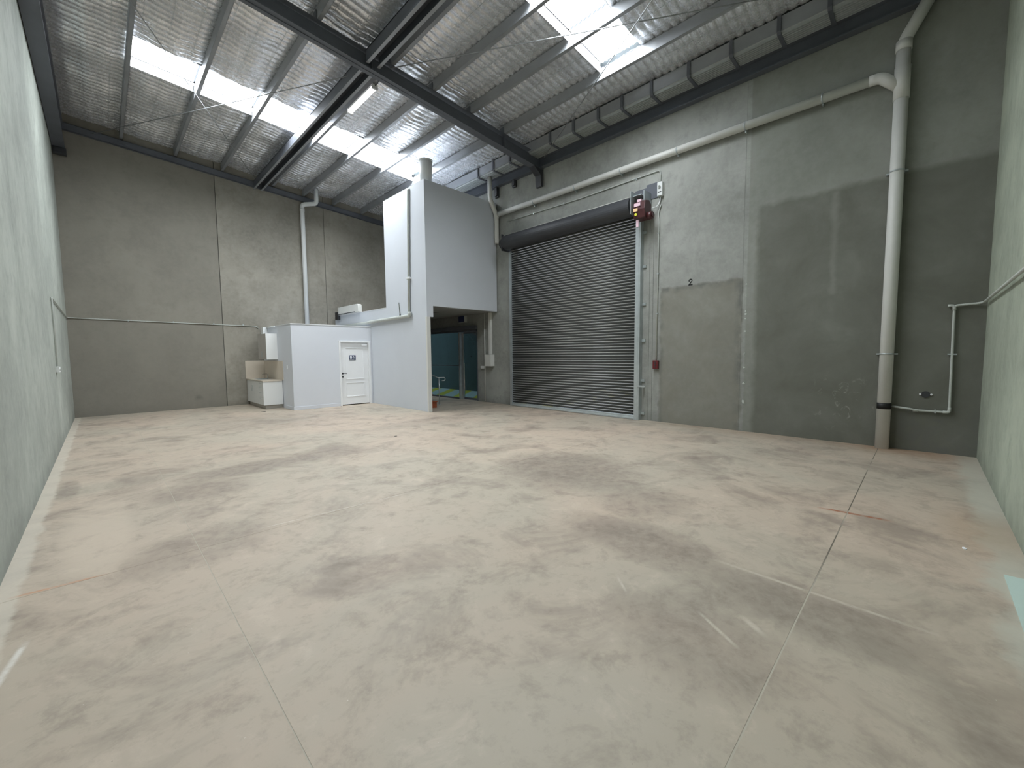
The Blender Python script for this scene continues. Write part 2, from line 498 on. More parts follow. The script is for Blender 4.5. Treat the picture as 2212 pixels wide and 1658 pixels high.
# front wall with the roller door and shopfront openings
DY0, DY1, DZ = 4.88, 9.05, 5.05
GY0, GY1, GZ = 10.83, 15.95, 2.46
wf = MB()
for a in ((YR, 4.88, -0.05, TOP), (DY0, DY1, DZ, TOP), (DY1, GY0, -0.05, TOP), (GY0, GY1, GZ, TOP), (GY1, YB, -0.05, TOP)):
    wf.box(XF + 0.03, XF + TH, a[0], a[1], a[2], a[3])
wf = tag(obj('wall_front', wf, 'sealant'), 'stained concrete wall holding the roller door and downpipe', kind='structure')
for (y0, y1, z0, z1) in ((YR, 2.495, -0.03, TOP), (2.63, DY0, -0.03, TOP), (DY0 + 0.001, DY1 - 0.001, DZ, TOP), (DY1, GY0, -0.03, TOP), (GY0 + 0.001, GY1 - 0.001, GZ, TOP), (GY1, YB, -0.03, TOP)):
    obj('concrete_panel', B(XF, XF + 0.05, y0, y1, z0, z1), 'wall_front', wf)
obj('joint_strip', B(XF + 0.004, XF + 0.04, 2.495, 2.63, 0.0, TOP), 'wall_front', wf)
# blobs of white filler down the joint strip
bl = MB()
for (z, h, wd) in ((2.95, 0.03, 0.03), (2.72, 0.05, 0.02), (2.42, 0.05, 0.03), (2.36, 0.04, 0.05), (2.27, 0.03, 0.03), (2.02, 0.04, 0.04), (1.55, 0.10, 0.015), (1.30, 0.05, 0.04), (0.98, 0.05, 0.05), (0.60, 0.09, 0.05)):
    n_ = 9
    prof = []
    for k in range(n_):
        a = 2 * PI * k / n_; rr = random.uniform(0.7, 1.1)
        prof.append((2.555 + wd * 0.5 * rr * math.cos(a) + random.uniform(-.008, .008), z + h * 0.5 * rr * math.sin(a)))
    bl.prism(prof, 'x', XF - 0.002, XF + 0.004)
obj('filler_blob', bl, 'conduit_grey', wf)['kind'] = 'stuff'
# reveals of the openings
rv = MB()
rv.box(XF + 0.051, XF + TH, DY0 - 0.02, DY0, 0, DZ); rv.box(XF + 0.051, XF + TH, DY1, DY1 + 0.02, 0, DZ)
obj('opening_reveal', rv, 'wall_front', wf)

# ------------------------------------------------------------------ roof: cladding, foil blanket, mesh wires
PX = [0.70, 1.87, 3.03, 4.45, 5.45, 6.50, 7.60]
SKY = [(4.06, 4.94), (11.20, 12.16)]
SX0, SX1 = 0.74, 7.56
ceil = MB()
# cladding with holes for the two translucent strips
yy_ = [YR - TH, SKY[0][0], SKY[0][1], SKY[1][0], SKY[1][1], YB + TH]
for k in range(5):
    if k in (1, 3):
        ceil.slope_box(XL - 0.02, SX0 - 0.01, yy_[k], yy_[k + 1], 8.02, 8.06, SL)
        ceil.slope_box(SX1 + 0.01, XF + 0.05, yy_[k], yy_[k + 1], 8.02, 8.06, SL)
    else:
        ceil.slope_box(XL - 0.02, XF + 0.05, yy_[k], yy_[k + 1], 8.02, 8.06, SL)
ceil = tag(obj('ceiling', ceil, 'galv'), 'low pitched metal roof lined with quilted silver foil', kind='structure')

def foil_strip(x0, x1, y0, y1):
    """one bay of foil between two purlins: pleats run down the slope, cushions between the mesh wires"""
    nx = max(6, int((x1 - x0) / 0.085)); ny = int((y1 - y0) / 0.019)
    v = []; f = []
    p = 0.158
    for j in range(ny + 1):
        y = y0 + (y1 - y0) * j / ny
        for i in range(nx + 1):
            x = x0 + (x1 - x0) * i / nx
            u = (x - x0) / (x1 - x0)
            wob = 0.035 * mnoise.noise(Vector((x * 1.7, y * 0.6, 3.1)))
            ph = abs(math.sin(PI * (y + wob) / p))
            wire = abs(math.sin(PI * (x - x0) / 0.31 + 0.5))
            amp = 0.046 * (0.45 + 0.55 * wire) * (0.80 + 0.7 * mnoise.noise(Vector((x * 1.1, y * 1.3, 0))))
            sag = 0.035 * math.sin(PI * u)
            big = 0.018 * mnoise.noise(Vector((x * 2.1, y * 2.9, 7)))
            v.append((x, y, 7.965 - SL * x - sag - amp * ph ** 0.6 - big))
    for j in range(ny):
        for i in range(nx):
            a = j * (nx + 1) + i
            f.append((a, a + nx + 1, a + nx + 2, a + 1))
    me = bpy.data.meshes.new('insulation_blanket')
    me.from_pydata(v, [], f)
    me.polygons.foreach_set('use_smooth', [True] * len(f))
    me.materials.append(M['foil']); me.update()
    o = bpy.data.objects.new('insulation_blanket', me); COL.objects.link(o)
    o.parent = ceil
    return o
edges = [XL + 0.02] + PX + [8.60]
for i in range(len(edges) - 1):
    x0, x1 = edges[i] + 0.0, edges[i + 1] - 0.0
    if 1 <= i <= len(PX) - 1:
        foil_strip(x0, x1, YR, SKY[0][0]); foil_strip(x0, x1, SKY[0][1], SKY[1][0]); foil_strip(x0, x1, SKY[1][1], YB)
    else:
        foil_strip(x0, x1, YR, YB)
# support wires under the foil (a mesh of thin wire: too many to pick singly)
wr = MB()
for i in range(len(edges) - 1):
    n_ = 3
    for k in range(1, n_ + 1):
        x = edges[i] + (edges[i + 1] - edges[i]) * (k - 0.5) / n_
        for (a, b) in ((YR, SKY[0][0]), (SKY[0][1], SKY[1][0]), (SKY[1][1], YB)):
            zz = 7.905 - SL * x
            wr.box(x - 0.0022, x + 0.0022, a, b, zz - 0.0022, zz + 0.0022)
wr = obj('safety_mesh', wr, 'galv', ceil); wr['kind'] = 'stuff'
# sloping ribbed cladding strip along the front wall (box gutter)

# translucent roof sheets, one per bay between purlins
for s_i, (y0, y1) in enumerate(SKY):
    win = empty('window_%d' % (s_i + 1), (4.1, (y0 + y1) / 2, 7.75))
    tag(win, ['strip of bright translucent roof sheets above the near half of the hall', 'strip of bright translucent roof sheets above the far half of the hall'][s_i], kind='structure')
    for i in range(len(PX) - 1):
        x0, x1 = PX[i] + (0.02 if i else 0.04), PX[i + 1] - 0.02
        n_ = 36
        mb = MB(); b = 0
        prof_t = []
        for k in range(n_ + 1):
            y = y0 + (y1 - y0) * k / n_
            h = 0.018 * math.cos(2 * PI * (y - y0) / ((y1 - y0) / 9))
            prof_t.append((y, h))
        for (x, sgn) in ((x0, 0), (x1, 0)):
            for (y, h) in prof_t:
                mb.v.append((x, y, 8.03 + h - SL * x))
        for k in range(n_):
            mb.f.append((k, k + 1, n_ + 2 + k, n_ + 1 + k)); mb.sm.append(True)
        obj('translucent_sheet', mb, 'skylight', win)
    up = MB()
    up.slope_box(SX0, SX1, y0 - 0.004, y0, 7.93, 8.06, SL)
    up.slope_box(SX0, SX1, y1, y1 + 0.004, 7.955, 8.06, SL)
    obj('opening_edge', up, 'steel_purlin', win)  # grey colour paints the foil's shadow line into the edge
    for i in range(len(PX) - 1):
        fp = MB(); fp.slope_box(PX[i] + 0.08, PX[i + 1] - 0.02, y1 - 0.004, y1, 7.825, 7.945, SL)
        obj('foil_flap', fp, 'white_gloss', win)

# ------------------------------------------------------------------ roof steel
def c_section(x, y0, y1, c0, depth, wd=0.07, t=0.004):
    z0 = c0 - SL * x
    mb = MB()
    mb.box(x - t / 2, x + t / 2, y0, y1, z0, z0 + depth)
    mb.box(x, x + wd, y0, y1, z0, z0 + t)
    mb.box(x, x + wd, y0, y1, z0 + depth - t, z0 + depth)
    mb.box(x + wd - t, x + wd, y0, y1, z0, z0 + 0.02)
    return mb
ordn = ['closest to the pale left wall', 'second from the pale left wall', 'third from the pale left wall', 'just beyond the deep twin channel beam', 'second beyond the deep twin channel beam', 'second before the ribbed box gutter', 'last before the ribbed box gutter']
for i, x in enumerate(PX):
    e = empty('roof_purlin', (x, 8, 7.72 - SL * x))
    tag(e, 'long grey steel roof purlin, ' + ordn[i], 'purlin', 'purlins carrying the roof')
    obj('channel', c_section(x, YR + 0.01, YB - 0.01, 7.72, 0.20), 'steel_purlin', e)
    cl = MB(); z = 7.715 - SL * x
    cl.box(x - 0.012, x - 0.004, 7.82, 7.98, z, z + 0.17)
    obj('cleat', cl, 'steel_dark', e)
# deep twin-flange strut
st = tag(empty('strut_beam', (4.03, 8, 7.2)), 'deep dark channel beam with two pale flanges running parallel to the purlins', 'beam')
z0 = 7.20
sb = MB(); sb.box(3.90, 3.912, YR + 0.02, 7.78, z0, z0 + 0.22); sb.box(4.168, 4.18, YR + 0.02, 7.78, z0, z0 + 0.22); sb.box(3.90, 4.18, YR + 0.02, 7.78, z0 + 0.20, z0 + 0.22)
sb.box(3.90, 3.912, 8.02, YB - 0.02, z0, z0 + 0.22); sb.box(4.168, 4.18, 8.02, YB - 0.02, z0, z0 + 0.22); sb.box(3.90, 4.18, 8.02, YB - 0.02, z0 + 0.20, z0 + 0.22)
obj('web', sb, 'steel_dark', st)
for a in ((3.90, 3.96), (4.12, 4.18)):
    fb = MB(); fb.box(a[0], a[1], YR + 0.02, 7.78, z0 - 0.008, z0); fb.box(a[0], a[1], 8.02, YB - 0.02, z0 - 0.008, z0)
    obj('flange', fb, 'steel_purlin', st)  # paler than the web: floor bounce light painted into the flange colour
# main rafter
rf = tag(empty('roof_rafter', (4.3, 7.9, 7.1)), 'heavy dark steel rafter crossing the roof above the middle of the hall', 'rafter')
mb = MB(); mb.slope_box(XL + 0.02, 9.08, 7.80, 8.00, 7.425, 7.441, 0.074); obj('bottom_flange', mb, 'steel_dark', rf)
mb = MB(); mb.slope_box(XL + 0.02, 9.08, 7.80, 8.00, 7.702, 7.716, SL); obj('top_flange', mb, 'steel_dark', rf)
mb = MB(); mb.slope_box(XL + 0.02, 9.08, 7.894, 7.906, 7.40, 7.70, 0.070); obj('web', mb, 'steel_dark', rf)
for x in (0.7, 4.04, 7.6):
    mb = MB(); mb.slope_box(x - 0.005, x + 0.005, 7.81, 7.99, 7.42, 7.70, 0.070); obj('stiffener', mb, 'steel_dark', rf)
kb = MB(); kb.prism([(9.08, 6.30), (9.08, 6.755), (8.72, 6.78), (8.98, 6.60), (9.0, 6.30)], 'y', 7.80, 8.0)
obj('wall_bracket', kb, 'steel_black', rf)
# raking channel against the back wall
rk = MB(); rk.slope_box(XL + 0.02, XF - 0.05, 16.00, 16.012, 7.50, 7.68, SL); rk.slope_box(XL + 0.02, XF - 0.05, 16.0, 16.09, 7.50, 7.508, SL); rk.slope_box(XL + 0.02, XF - 0.05, 16.0, 16.09, 7.672, 7.68, SL)
tag(obj('raking_channel', rk, 'steel_dark'), 'dark steel channel sloping along the top of the back wall', 'beam')
bk = MB(); bk.box(-0.585, -0.34, 15.93, 16.085, 6.86, 7.02); bk.box(-0.56, -0.40, 15.915, 15.93, 6.90, 7.0)
tag(obj('beam_bracket', bk, 'steel_black'), 'small black steel bracket high in the corner of back and left walls', 'bracket')
# eave beam over the left wall, eave beam over the front wall
eb = MB(); eb.box(XL + 0.01, XL + 0.03, YR + 0.02, YB - 0.12, 7.03, 7.62); eb.box(XL + 0.03, -0.36, YR + 0.02, YB - 0.12, 7.03, 7.05); eb.box(XL + 0.03, -0.36, YR + 0.02, YB - 0.2, 7.60, 7.62)
tag(obj('eave_beam', eb, 'steel_dark'), 'dark steel channel along the top of the pale left wall', 'beam')
eb = MB(); eb.box(9.10, 9.14, YR + 0.02, YB - 0.2, 6.82, 7.10); eb.box(9.0, 9.10, YR + 0.02, YB - 0.2, 6.82, 6.84); eb.box(9.0, 9.10, YR + 0.02, YB - 0.2, 7.08, 7.10)
tag(obj('eave_beam', eb, 'steel_dark'), 'dark steel channel along the top of the roller door wall', 'beam')
for (y, dz, lb) in ((9.72, 6.52, 'small dark steel cleat under the front eave beam above the PVC offset'), (8.95, 6.62, 'smaller dark cleat under the front eave beam above the roller door')):
    cb = MB(); cb.box(9.08, 9.14, y - 0.07, y + 0.07, dz, 6.82); cb.box(9.04, 9.08, y - 0.05, y + 0.05, dz + 0.04, 6.82)
    tag(obj('beam_cleat', cb, 'steel_black'), lb, 'bracket')
# box gutter: ribbed tray and straps
gt = tag(empty('box_gutter', (8.8, 8, 7.08)), 'ribbed metal box gutter running above the roller door wall', 'gutter')
prof = []
n_ = 7; x0, x1 = 8.60, 8.98
for k in range(n_):
    a = x0 + (x1 - x0) * k / n_; d = (x1 - x0) / n_
    prof += [(a, 7.10), (a + d * 0.45, 7.10), (a + d * 0.55, 7.062), (a + d * 0.95, 7.062)]
prof += [(x1, 7.10), (x1, 7.112), (x0, 7.112)]
obj('ribbed_tray', MB().prism(prof, 'y', YR + 0.02, YB - 0.2), 'gutter', gt)
obj('side_wall', B(8.585, 8.60, YR + 0.02, YB - 0.2, 7.10, 7.34), 'steel_purlin', gt)
for y in [0.6, 1.31, 2.01, 2.77, 3.55, 4.33, 5.03, 5.65, 6.37, 7.12, 8.6, 9.3, 10.0]:
    sp = MB(); sp.prism([(8.995, 7.045), (8.995, 7.068), (8.60, 7.068), (8.575, 7.10), (8.575, 7.34), (8.55, 7.34), (8.55, 7.09), (8.585, 7.045)], 'y', y - 0.03, y + 0.03)
    obj('strap', sp, 'steel_dark', gt)
# rod bracing
def rod(x0, y0, x1, y1, label, dz=0.0):
    mb = MB().tube([(x0, y0, 7.60 - dz - SL * x0), (x1, y1, 7.60 - dz - SL * x1)], 0.009, n=8)
    tag(obj('bracing_rod', mb, 'steel_purlin'), label, 'rod', 'thin diagonal bracing rods under the roof')
rod(-0.12, 8.15, 4.05, 15.95, 'thin diagonal brace rod from the left wall rafter end to the back wall')
rod(0.15, 15.95, 4.15, 8.1, 'thin diagonal brace rod crossing the far translucent strip toward the rafter middle', 0.03)
rod(4.40, 7.78, 8.45, 0.55, 'thin diagonal brace rod from the rafter middle under the near translucent strip')
rod(8.90, 7.60, 4.95, 0.6, 'thin diagonal brace rod from the rafter end above the roller door under the near strip', 0.03)
# batten light
bt = tag(empty('batten_light', (4.5, 9.25, 7.42)), 'lit white fluorescent batten hanging beyond the dark rafter', 'light')
obj('housing', B(4.46, 4.54, 8.62, 9.88, 7.375, 7.42), 'white_gloss', bt, 0.006)
mb = MB(); pr = [(4.5 + 0.06 * math.cos(a), 7.372 + 0.045 * math.sin(a)) for a in [PI + PI * k / 10 for k in range(11)]]
mb.prism(pr, 'y', 8.64, 9.86, True); obj('diffuser', mb, 'tube', bt)
for y in (8.60, 9.84):
    mb = B(4.435, 4.565, y, y + 0.04, 7.32, 7.42); obj('end_cap', mb, 'white_gloss', bt, 0.005)
obj('cable', MB().tube([(4.5, 8.62, 7.40), (4.5, 8.45, 7.38), (4.47, 8.40, 7.42)], 0.008, 0.05, n=8), 'black', bt)

# ------------------------------------------------------------------ toilet block (white box room)
tb = MB()
TX0, TX1, TY, TZ = 3.97, 6.455, 13.15, 2.555
D0, D1, DH = 5.40, 6.34, 2.04
tb.box(TX0, D0, TY, TY + 0.1, 0, TZ); tb.box(D1, TX1, TY, TY + 0.1, 0, TZ); tb.box(D0, D1, TY, TY + 0.1, DH, TZ)
tb.box(TX0, TX0 + 0.1, TY + 0.1, YB - 0.005, 0, TZ)
tb.box(TX0 + 0.1, TX1, TY + 0.1, YB - 0.005, TZ - 0.06, TZ)
tb = tag(obj('wall_toilet', tb, 'white_paint'), 'low white painted toilet block standing against the back wall', kind='structure')
obj('top_capping', MB().box(TX0 - 0.012, TX1, TY - 0.012, TY + 0.112, TZ, TZ + 0.02).box(TX0 - 0.012, TX0 + 0.112, TY + 0.112, YB - 0.01, TZ, TZ + 0.02), 'white_gloss', tb)
bs = MB().box(TX0 - 0.012, D0 - 0.06, TY - 0.012, TY, 0.0, 0.10).box(TX0 - 0.012, TX0, TY, 14.05, 0.0, 0.10)
tag(obj('baseboard_toilet', bs, 'white_paint', None, 0.003), 'white skirting at the foot of the toilet block', kind='structure')
dr = tag(empty('door_1', (5.87, TY, 0)), 'white panelled toilet door with a small blue sign', kind='structure')
fr = MB().box(5.35, 5.405, TY - 0.02, TY + 0.06, 0, 2.085).box(6.335, 6.40, TY - 0.02, TY + 0.06, 0, 2.085).box(5.405, 6.335, TY - 0.02, TY + 0.06, 2.03, 2.085)
obj('door_frame', fr, 'white_gloss', dr, 0.004)
lf = obj('door_leaf', B(5.41, 6.33, TY + 0.03, TY + 0.07, 0.03, 2.025), 'white_gloss', dr)
def moulding(x0, x1, z0, z1):
    y = TY + 0.03; m = MB(); t = 0.028
    m.prism([(y - 0.012, z0), (y, z0 - 0.004), (y, z0 + t), (y - 0.004, z0 + t)], 'x', x0, x1)
    m.prism([(y - 0.004, z1 - t), (y, z1 - t), (y, z1 + 0.004), (y - 0.012, z1)], 'x', x0, x1)
    m.box(x0, x0 + t, y - 0.008, y, z0, z1); m.box(x1 - t, x1, y - 0.008, y, z0, z1)
    return m
obj('panel_moulding', moulding(5.56, 6.18, 0.85, 1.86), 'white_gloss', lf)
obj('panel_moulding', moulding(5.56, 6.18, 0.28, 0.73), 'white_gloss', lf)
hd = MB().cyl((5.455, 1.04), 'y', 0.026, TY + 0.018, TY + 0.03, 16).tube([(5.455, TY + 0.02, 1.04), (5.455, TY - 0.03, 1.04), (5.57, TY - 0.03, 1.03)], 0.009, 0.02, n=8)
obj('lever_handle', hd, 'steel_black', lf)
obj('deadlock', MB().cyl((5.455, 0.93), 'y', 0.024, TY + 0.015, TY + 0.03, 16), 'steel_black', lf)
cl_ = MB().box(6.10, 6.30, TY - 0.01, TY + 0.03, 1.93, 1.985).tube([(6.28, TY - 0.01, 1.96), (6.30, TY - 0.06, 1.99), (6.32, TY + 0.0, 2.04)], 0.008, 0.0, n=8)
obj('door_closer', cl_, 'white_gloss', lf)
# toilet sign
sg = tag(empty('toilet_sign', (5.795, TY + 0.028, 1.54)), 'small navy toilet sign with white figures on the white door', 'sign')
obj('plate', B(5.69, 5.90, TY + 0.022, TY + 0.03, 1.46, 1.62), 'navy', sg)
def fig(m, x, skirt):
    y0, y1 = TY + 0.0195, TY + 0.0218
    m.cyl((x, 1.602), 'y', 0.0075, y0, y1, 10)
    if skirt:
        m.prism([(x - 0.007, 1.592), (x + 0.007, 1.592), (x + 0.018, 1.545), (x - 0.018, 1.545)], 'y', y0, y1)
    else:
        m.prism([(x - 0.015, 1.592), (x + 0.015, 1.592), (x + 0.012, 1.545), (x - 0.012, 1.545)], 'y', y0, y1)
    m.box(x - 0.008, x - 0.001, y0, y1, 1.505, 1.545); m.box(x + 0.001, x + 0.008, y0, y1, 1.505, 1.545)
m = MB(); fig(m, 5.725, False); obj('figure', m, 'sign_white', sg)
m = MB(); fig(m, 5.768, True); obj('figure', m, 'sign_white', sg)
m = MB(); y0, y1 = TY + 0.0195, TY + 0.0218
m.cyl((5.822, 1.600), 'y', 0.0075, y0, y1, 10)
m.prism([(5.818, 1.592), (5.828, 1.592), (5.832, 1.562), (5.848, 1.560), (5.862, 1.520), (5.868, 1.522), (5.854, 1.572), (5.836, 1.572), (5.826, 1.554), (5.820, 1.556)], 'y', y0, y1)
ring = []
for k in range(15):
    a = math.radians(120 + 250 * k / 14); ring.append((5.832 + 0.026 * math.cos(a), 1.535 + 0.026 * math.sin(a)))
for k in range(14, -1, -1):
    a = math.radians(120 + 250 * k / 14); ring.append((5.832 + 0.020 * math.cos(a), 1.535 + 0.020 * math.sin(a)))
for k in range(14):
    m.prism([ring[k], ring[k + 1], ring[28 - k], ring[29 - k]], 'y', y0, y1)
obj('wheelchair_symbol', m, 'sign_white', sg)
m = MB(); x = 5.705
for wd in (0.010, 0.014, 0.012, 0.006, 0.013, 0.010, 0.012, 0.014, 0.010, 0.012):
    m.box(x, x + wd, y0, y1, 1.478, 1.492); x += wd + 0.0035
obj('caption_line', m, 'sign_white', sg)
# light switch on the block's side
sw = tag(empty('light_switch', (3.965, 13.61, 1.27)), 'small white light switch on the shaded side of the toilet block', 'switch')
obj('plate', B(3.955, 3.969, 13.575, 13.645, 1.22, 1.33), 'white_gloss', sw, 0.002)
obj('rocker', B(3.950, 3.955, 13.595, 13.625, 1.265, 1.295), 'conduit_grey', sw)

# ------------------------------------------------------------------ mezzanine walls
MX = 6.46
mz = MB()
mz.box(MX, MX + 0.12, 9.80, 12.08, 2.67, 6.37)          # tall wall facing the hall
mz.box(MX, MX + 0.12, 12.08, YB - 0.005, 2.67, 3.10)      # parapet
mz.box(MX, MX + 0.12, 9.84, YB - 0.005, 0, 2.67)          # wall below
mz.box(MX + 0.12, 6.67, 9.80, 9.92, 2.67, 2.98)
mz.box(MX + 0.12, 9.12, 9.80, 9.92, 2.98, 6.37)
mz.box(MX + 0.12, 9.12, 11.98, 12.08, 3.06, 6.37)
mz.box(MX + 0.12, 9.12, 9.92, 11.98, 6.30, 6.36)
mz = tag(obj('wall_mezzanine', mz, 'grey_paint'), 'tall pale grey box of the mezzanine office beside the roller door', kind='structure')
obj('floor_slab', MB().box(MX + 0.12, XF - 0.005, 9.92, 11.2, 2.98, 3.06).box(7.85, XF - 0.005, 11.2, YB - 0.01, 2.98, 3.06).box(MX + 0.12, 7.85, 14.2, YB - 0.01, 2.98, 3.06), 'soffit', mz)
obj('edge_capping', MB().box(MX - 0.008, MX + 0.128, 12.09, YB - 0.01, 3.10, 3.115), 'white_gloss', mz)
pt = tag(obj('trim_1', B(6.435, 6.555, 9.775, 9.838, 0, 2.668), 'pvc', None, 0.004), 'cream post trim closing the end of the lower mezzanine wall', kind='structure')
m = B(MX - 0.012, MX, 9.85, 13.13, 0, 0.012)
# roof flue
fq = tag(empty('flue_duct', (6.70, 10.05, 6.38)), 'stubby white round duct rising from the mezzanine box corner to the roof', 'duct')
obj('duct_pipe', MB().cyl((6.70, 10.05), 'z', 0.165, 6.375, 6.97, 28, 0.185), 'pvc_white', fq)
obj('duct_collar', MB().cyl((6.70, 10.05), 'z', 0.20, 6.97, 7.0, 28), 'pvc_white', fq)
# conduit on tall wall and large pipe along the mezzanine edge
cp = tag(empty('wall_conduit', (6.42, 10.58, 4.5)), 'pale round conduit running down the bright mezzanine wall', 'conduit')
obj('pipe', MB().tube([(6.455, 10.52, 6.28), (6.42, 10.55, 6.28), (6.42, 10.66, 2.84)], 0.034, 0.03), 'conduit_grey', cp)
obj('clip', B(6.38, 6.459, 10.55, 10.72, 3.80, 3.85), 'pvc_white', cp)
ep = tag(empty('edge_pipe', (6.40, 12, 2.72)), 'thick white pipe running along the mezzanine edge to the toilet roof', 'pipe')
obj('pipe', MB().tube([(6.40, 10.60, 2.86), (6.40, 10.60, 2.745), (6.40, 13.05, 2.715), (6.40, 13.3, 2.70), (6.40, 15.5, 2.69)], 0.052, 0.06), 'conduit_grey', ep)
tag(obj('short_conduit', MB().tube([(6.447, 11.28, 3.19), (6.447, 11.22, 2.80)], 0.012, n=8).box(6.43, 6.459, 11.20, 11.24, 2.79, 2.83), 'cable_dark'), 'short dark cable dropping to the mezzanine edge pipe', 'cable')
# air unit on parapet, dark box
au = tag(empty('wall_unit', (6.42, 14.7, 3.12)), 'long white rounded unit sitting on the mezzanine parapet', 'air conditioner')
pr = [(13.87, 3.12), (15.55, 3.12), (15.55, 3.40), (13.97, 3.40), (13.91, 3.385), (13.88, 3.35), (13.87, 3.30)]
obj('casing', MB().prism(pr, 'x', 6.36, 6.50), 'pvc', au, 0.01)
obj('air_slot', B(6.352, 6.362, 14.12, 15.53, 3.125, 3.15), 'steel_black', au)
sk = tag(empty('wall_speaker', (6.42, 15.72, 3.1)), 'small dark box at the back end of the mezzanine parapet', 'box')
obj('case', B(6.36, 6.455, 15.60, 15.86, 2.96, 3.25), 'steel_black', sk, 0.01)
obj('mounting_plate', B(6.455, 6.4595, 15.64, 15.82, 3.0, 3.09), 'steel_black', sk)
obj('front_grille', B(6.352, 6.36, 15.63, 15.83, 2.99, 3.22), 'black', sk)

# ------------------------------------------------------------------ under the mezzanine: shopfront, stair, handrail, exit sign
sf = tag(empty('window_3', (XF, 13.3, 0)), 'teal tinted glass shopfront below the mezzanine', kind='structure')
fx0, fx1 = XF - 0.02, XF + 0.06
mb = MB()
mb.box(fx0, fx1, GY0, GY0 + 0.03, 0, GZ); mb.box(fx0, fx1, GY1 - 0.04, GY1, 0, GZ)
mb.box(fx0, fx1, GY0, GY1, GZ - 0.05, GZ); mb.box(fx0, fx1, 11.86, GY1, 0, 0.05)
mb.box(fx0, fx1, 13.9, 13.95, 0, GZ)
obj('frame', mb, 'steel_dark', sf)
obj('mullion', B(fx0 - 0.01, fx1, 11.79, 11.86, 0, 2.40), 'galv', sf)
obj('pane', B(XF + 0.02, XF + 0.03, 11.86, 13.9, 0.05, GZ - 0.05), 'glass', sf)
obj('pane', B(XF + 0.02, XF + 0.03, 13.95, GY1 - 0.04, 0.05, GZ - 0.05), 'glass', sf)
obj('transom', B(fx0, XF + 0.019, 11.86, GY1 - 0.04, 1.20, 1.225), 'steel_dark', sf)
gd = tag(empty('door_2', (XF, 11.3, 0)), 'teal glass entrance door with a long pull handle', kind='structure')
obj('pane', B(XF - 0.01, XF + 0.002, GY0 + 0.04, 11.62, 0.09, 2.36), 'glass', gd)
obj('stile', B(XF - 0.025, XF + 0.015, 11.58, 11.68, 0.03, 2.39), 'galv', gd)
obj('rail', MB().box(XF - 0.02, XF + 0.01, GY0 + 0.035, 11.58, 0.02, 0.09).box(XF - 0.02, XF + 0.01, GY0 + 0.035, 11.58, 2.34, 2.40), 'steel_dark', gd)
hb = MB().tube([(XF - 0.02, 11.49, 1.30), (XF - 0.07, 11.49, 1.30), (XF - 0.07, 11.49, 0.34), (XF - 0.02, 11.49, 0.34)], 0.014, 0.02, n=10)
obj('pull_handle', hb, 'chrome', gd)
obj('lock', MB().cyl((11.17, 1.55), 'x', 0.025, XF - 0.018, XF - 0.0105, 12), 'black', gd)
# door top housing / wall above the glass
tag(obj('trim_2', B(XF - 0.10, XF - 0.003, GY0, GY1, 2.47, 2.60), 'steel_dark'), 'dark head beam above the shopfront glass', kind='structure')
ex = tag(empty('exit_light', (9.0, 11.5, 2.86)), 'small dark blue sign box with pale frame above the glass door', 'sign')
obj('frame', B(XF - 0.10, XF - 0.002, 11.38, 11.74, 2.73, 2.97), 'conduit_grey', ex)
obj('face', B(XF - 0.108, XF - 0.10, 11.42, 11.73, 2.745, 2.955), 'navy', ex)
# stair with brown risers climbing away behind the mezzanine wall
sr = tag(empty('staircase', (7.15, 11.2, 0)), 'narrow rust brown staircase rising behind the mezzanine wall', 'stairs')
for k in range(15):
    y = 10.47 + 0.25 * k
    obj('step', MB().box(6.60, 7.18, y, y + 0.25, max(0, 0.2 * k - 0.2), 0.2 * (k + 1) - 0.03).box(6.60, 7.19, y - 0.025, y + 0.25, 0.2 * (k + 1) - 0.03, 0.2 * (k + 1)), 'stair_brown', sr)
hr = tag(empty('handrail', (7.85, 11.3, 0)), 'slim steel handrail with a looped end beside the brown stair', 'handrail')
obj('rail', MB().tube([(7.62, 13.6, 2.75), (7.62, 11.45, 0.98), (7.66, 11.10, 0.87), (7.90, 11.02, 0.87), (7.90, 11.02, 0.77), (7.80, 11.06, 0.77)], 0.015, 0.05, n=10), 'galv', hr)
obj('post', MB().tube([(7.70, 11.08, 0.0), (7.70, 11.08, 0.86)], 0.013, n=10).cyl((7.70, 11.08), 'z', 0.045, 0, 0.008, 14), 'galv', hr)
obj('post', MB().tube([(7.62, 12.8, 0.0), (7.62, 12.8, 2.08)], 0.013, n=10), 'galv', hr)
# distribution box, duct and conduits by the shopfront on the front wall
ju = tag(empty('junction_box', (9.05, 10.08, 1.42)), 'white electrical box on the wall left of the roller door', 'electrical box')
obj('box_body', B(8.98, XF - 0.001, 9.98, 10.28, 1.22, 1.60), 'pvc', ju, 0.006)
obj('trunking', B(9.07, XF - 0.001, 10.08, 10.18, 1.605, 2.975), 'pvc', ju, 0.004)
cv = tag(empty('drop_conduit', (9.1, 10.42, 0)), 'thin white conduit dropping to the floor beside the glass door', 'conduit')
obj('pipe', MB().tube([(XF - 0.03, 10.42, 2.975), (XF - 0.03, 10.43, 0.02)], 0.018, n=10), 'pvc', cv)
obj('outlet', B(XF - 0.06, XF - 0.001, 10.46, 10.62, 1.13, 1.22), 'pvc_white', cv, 0.004)

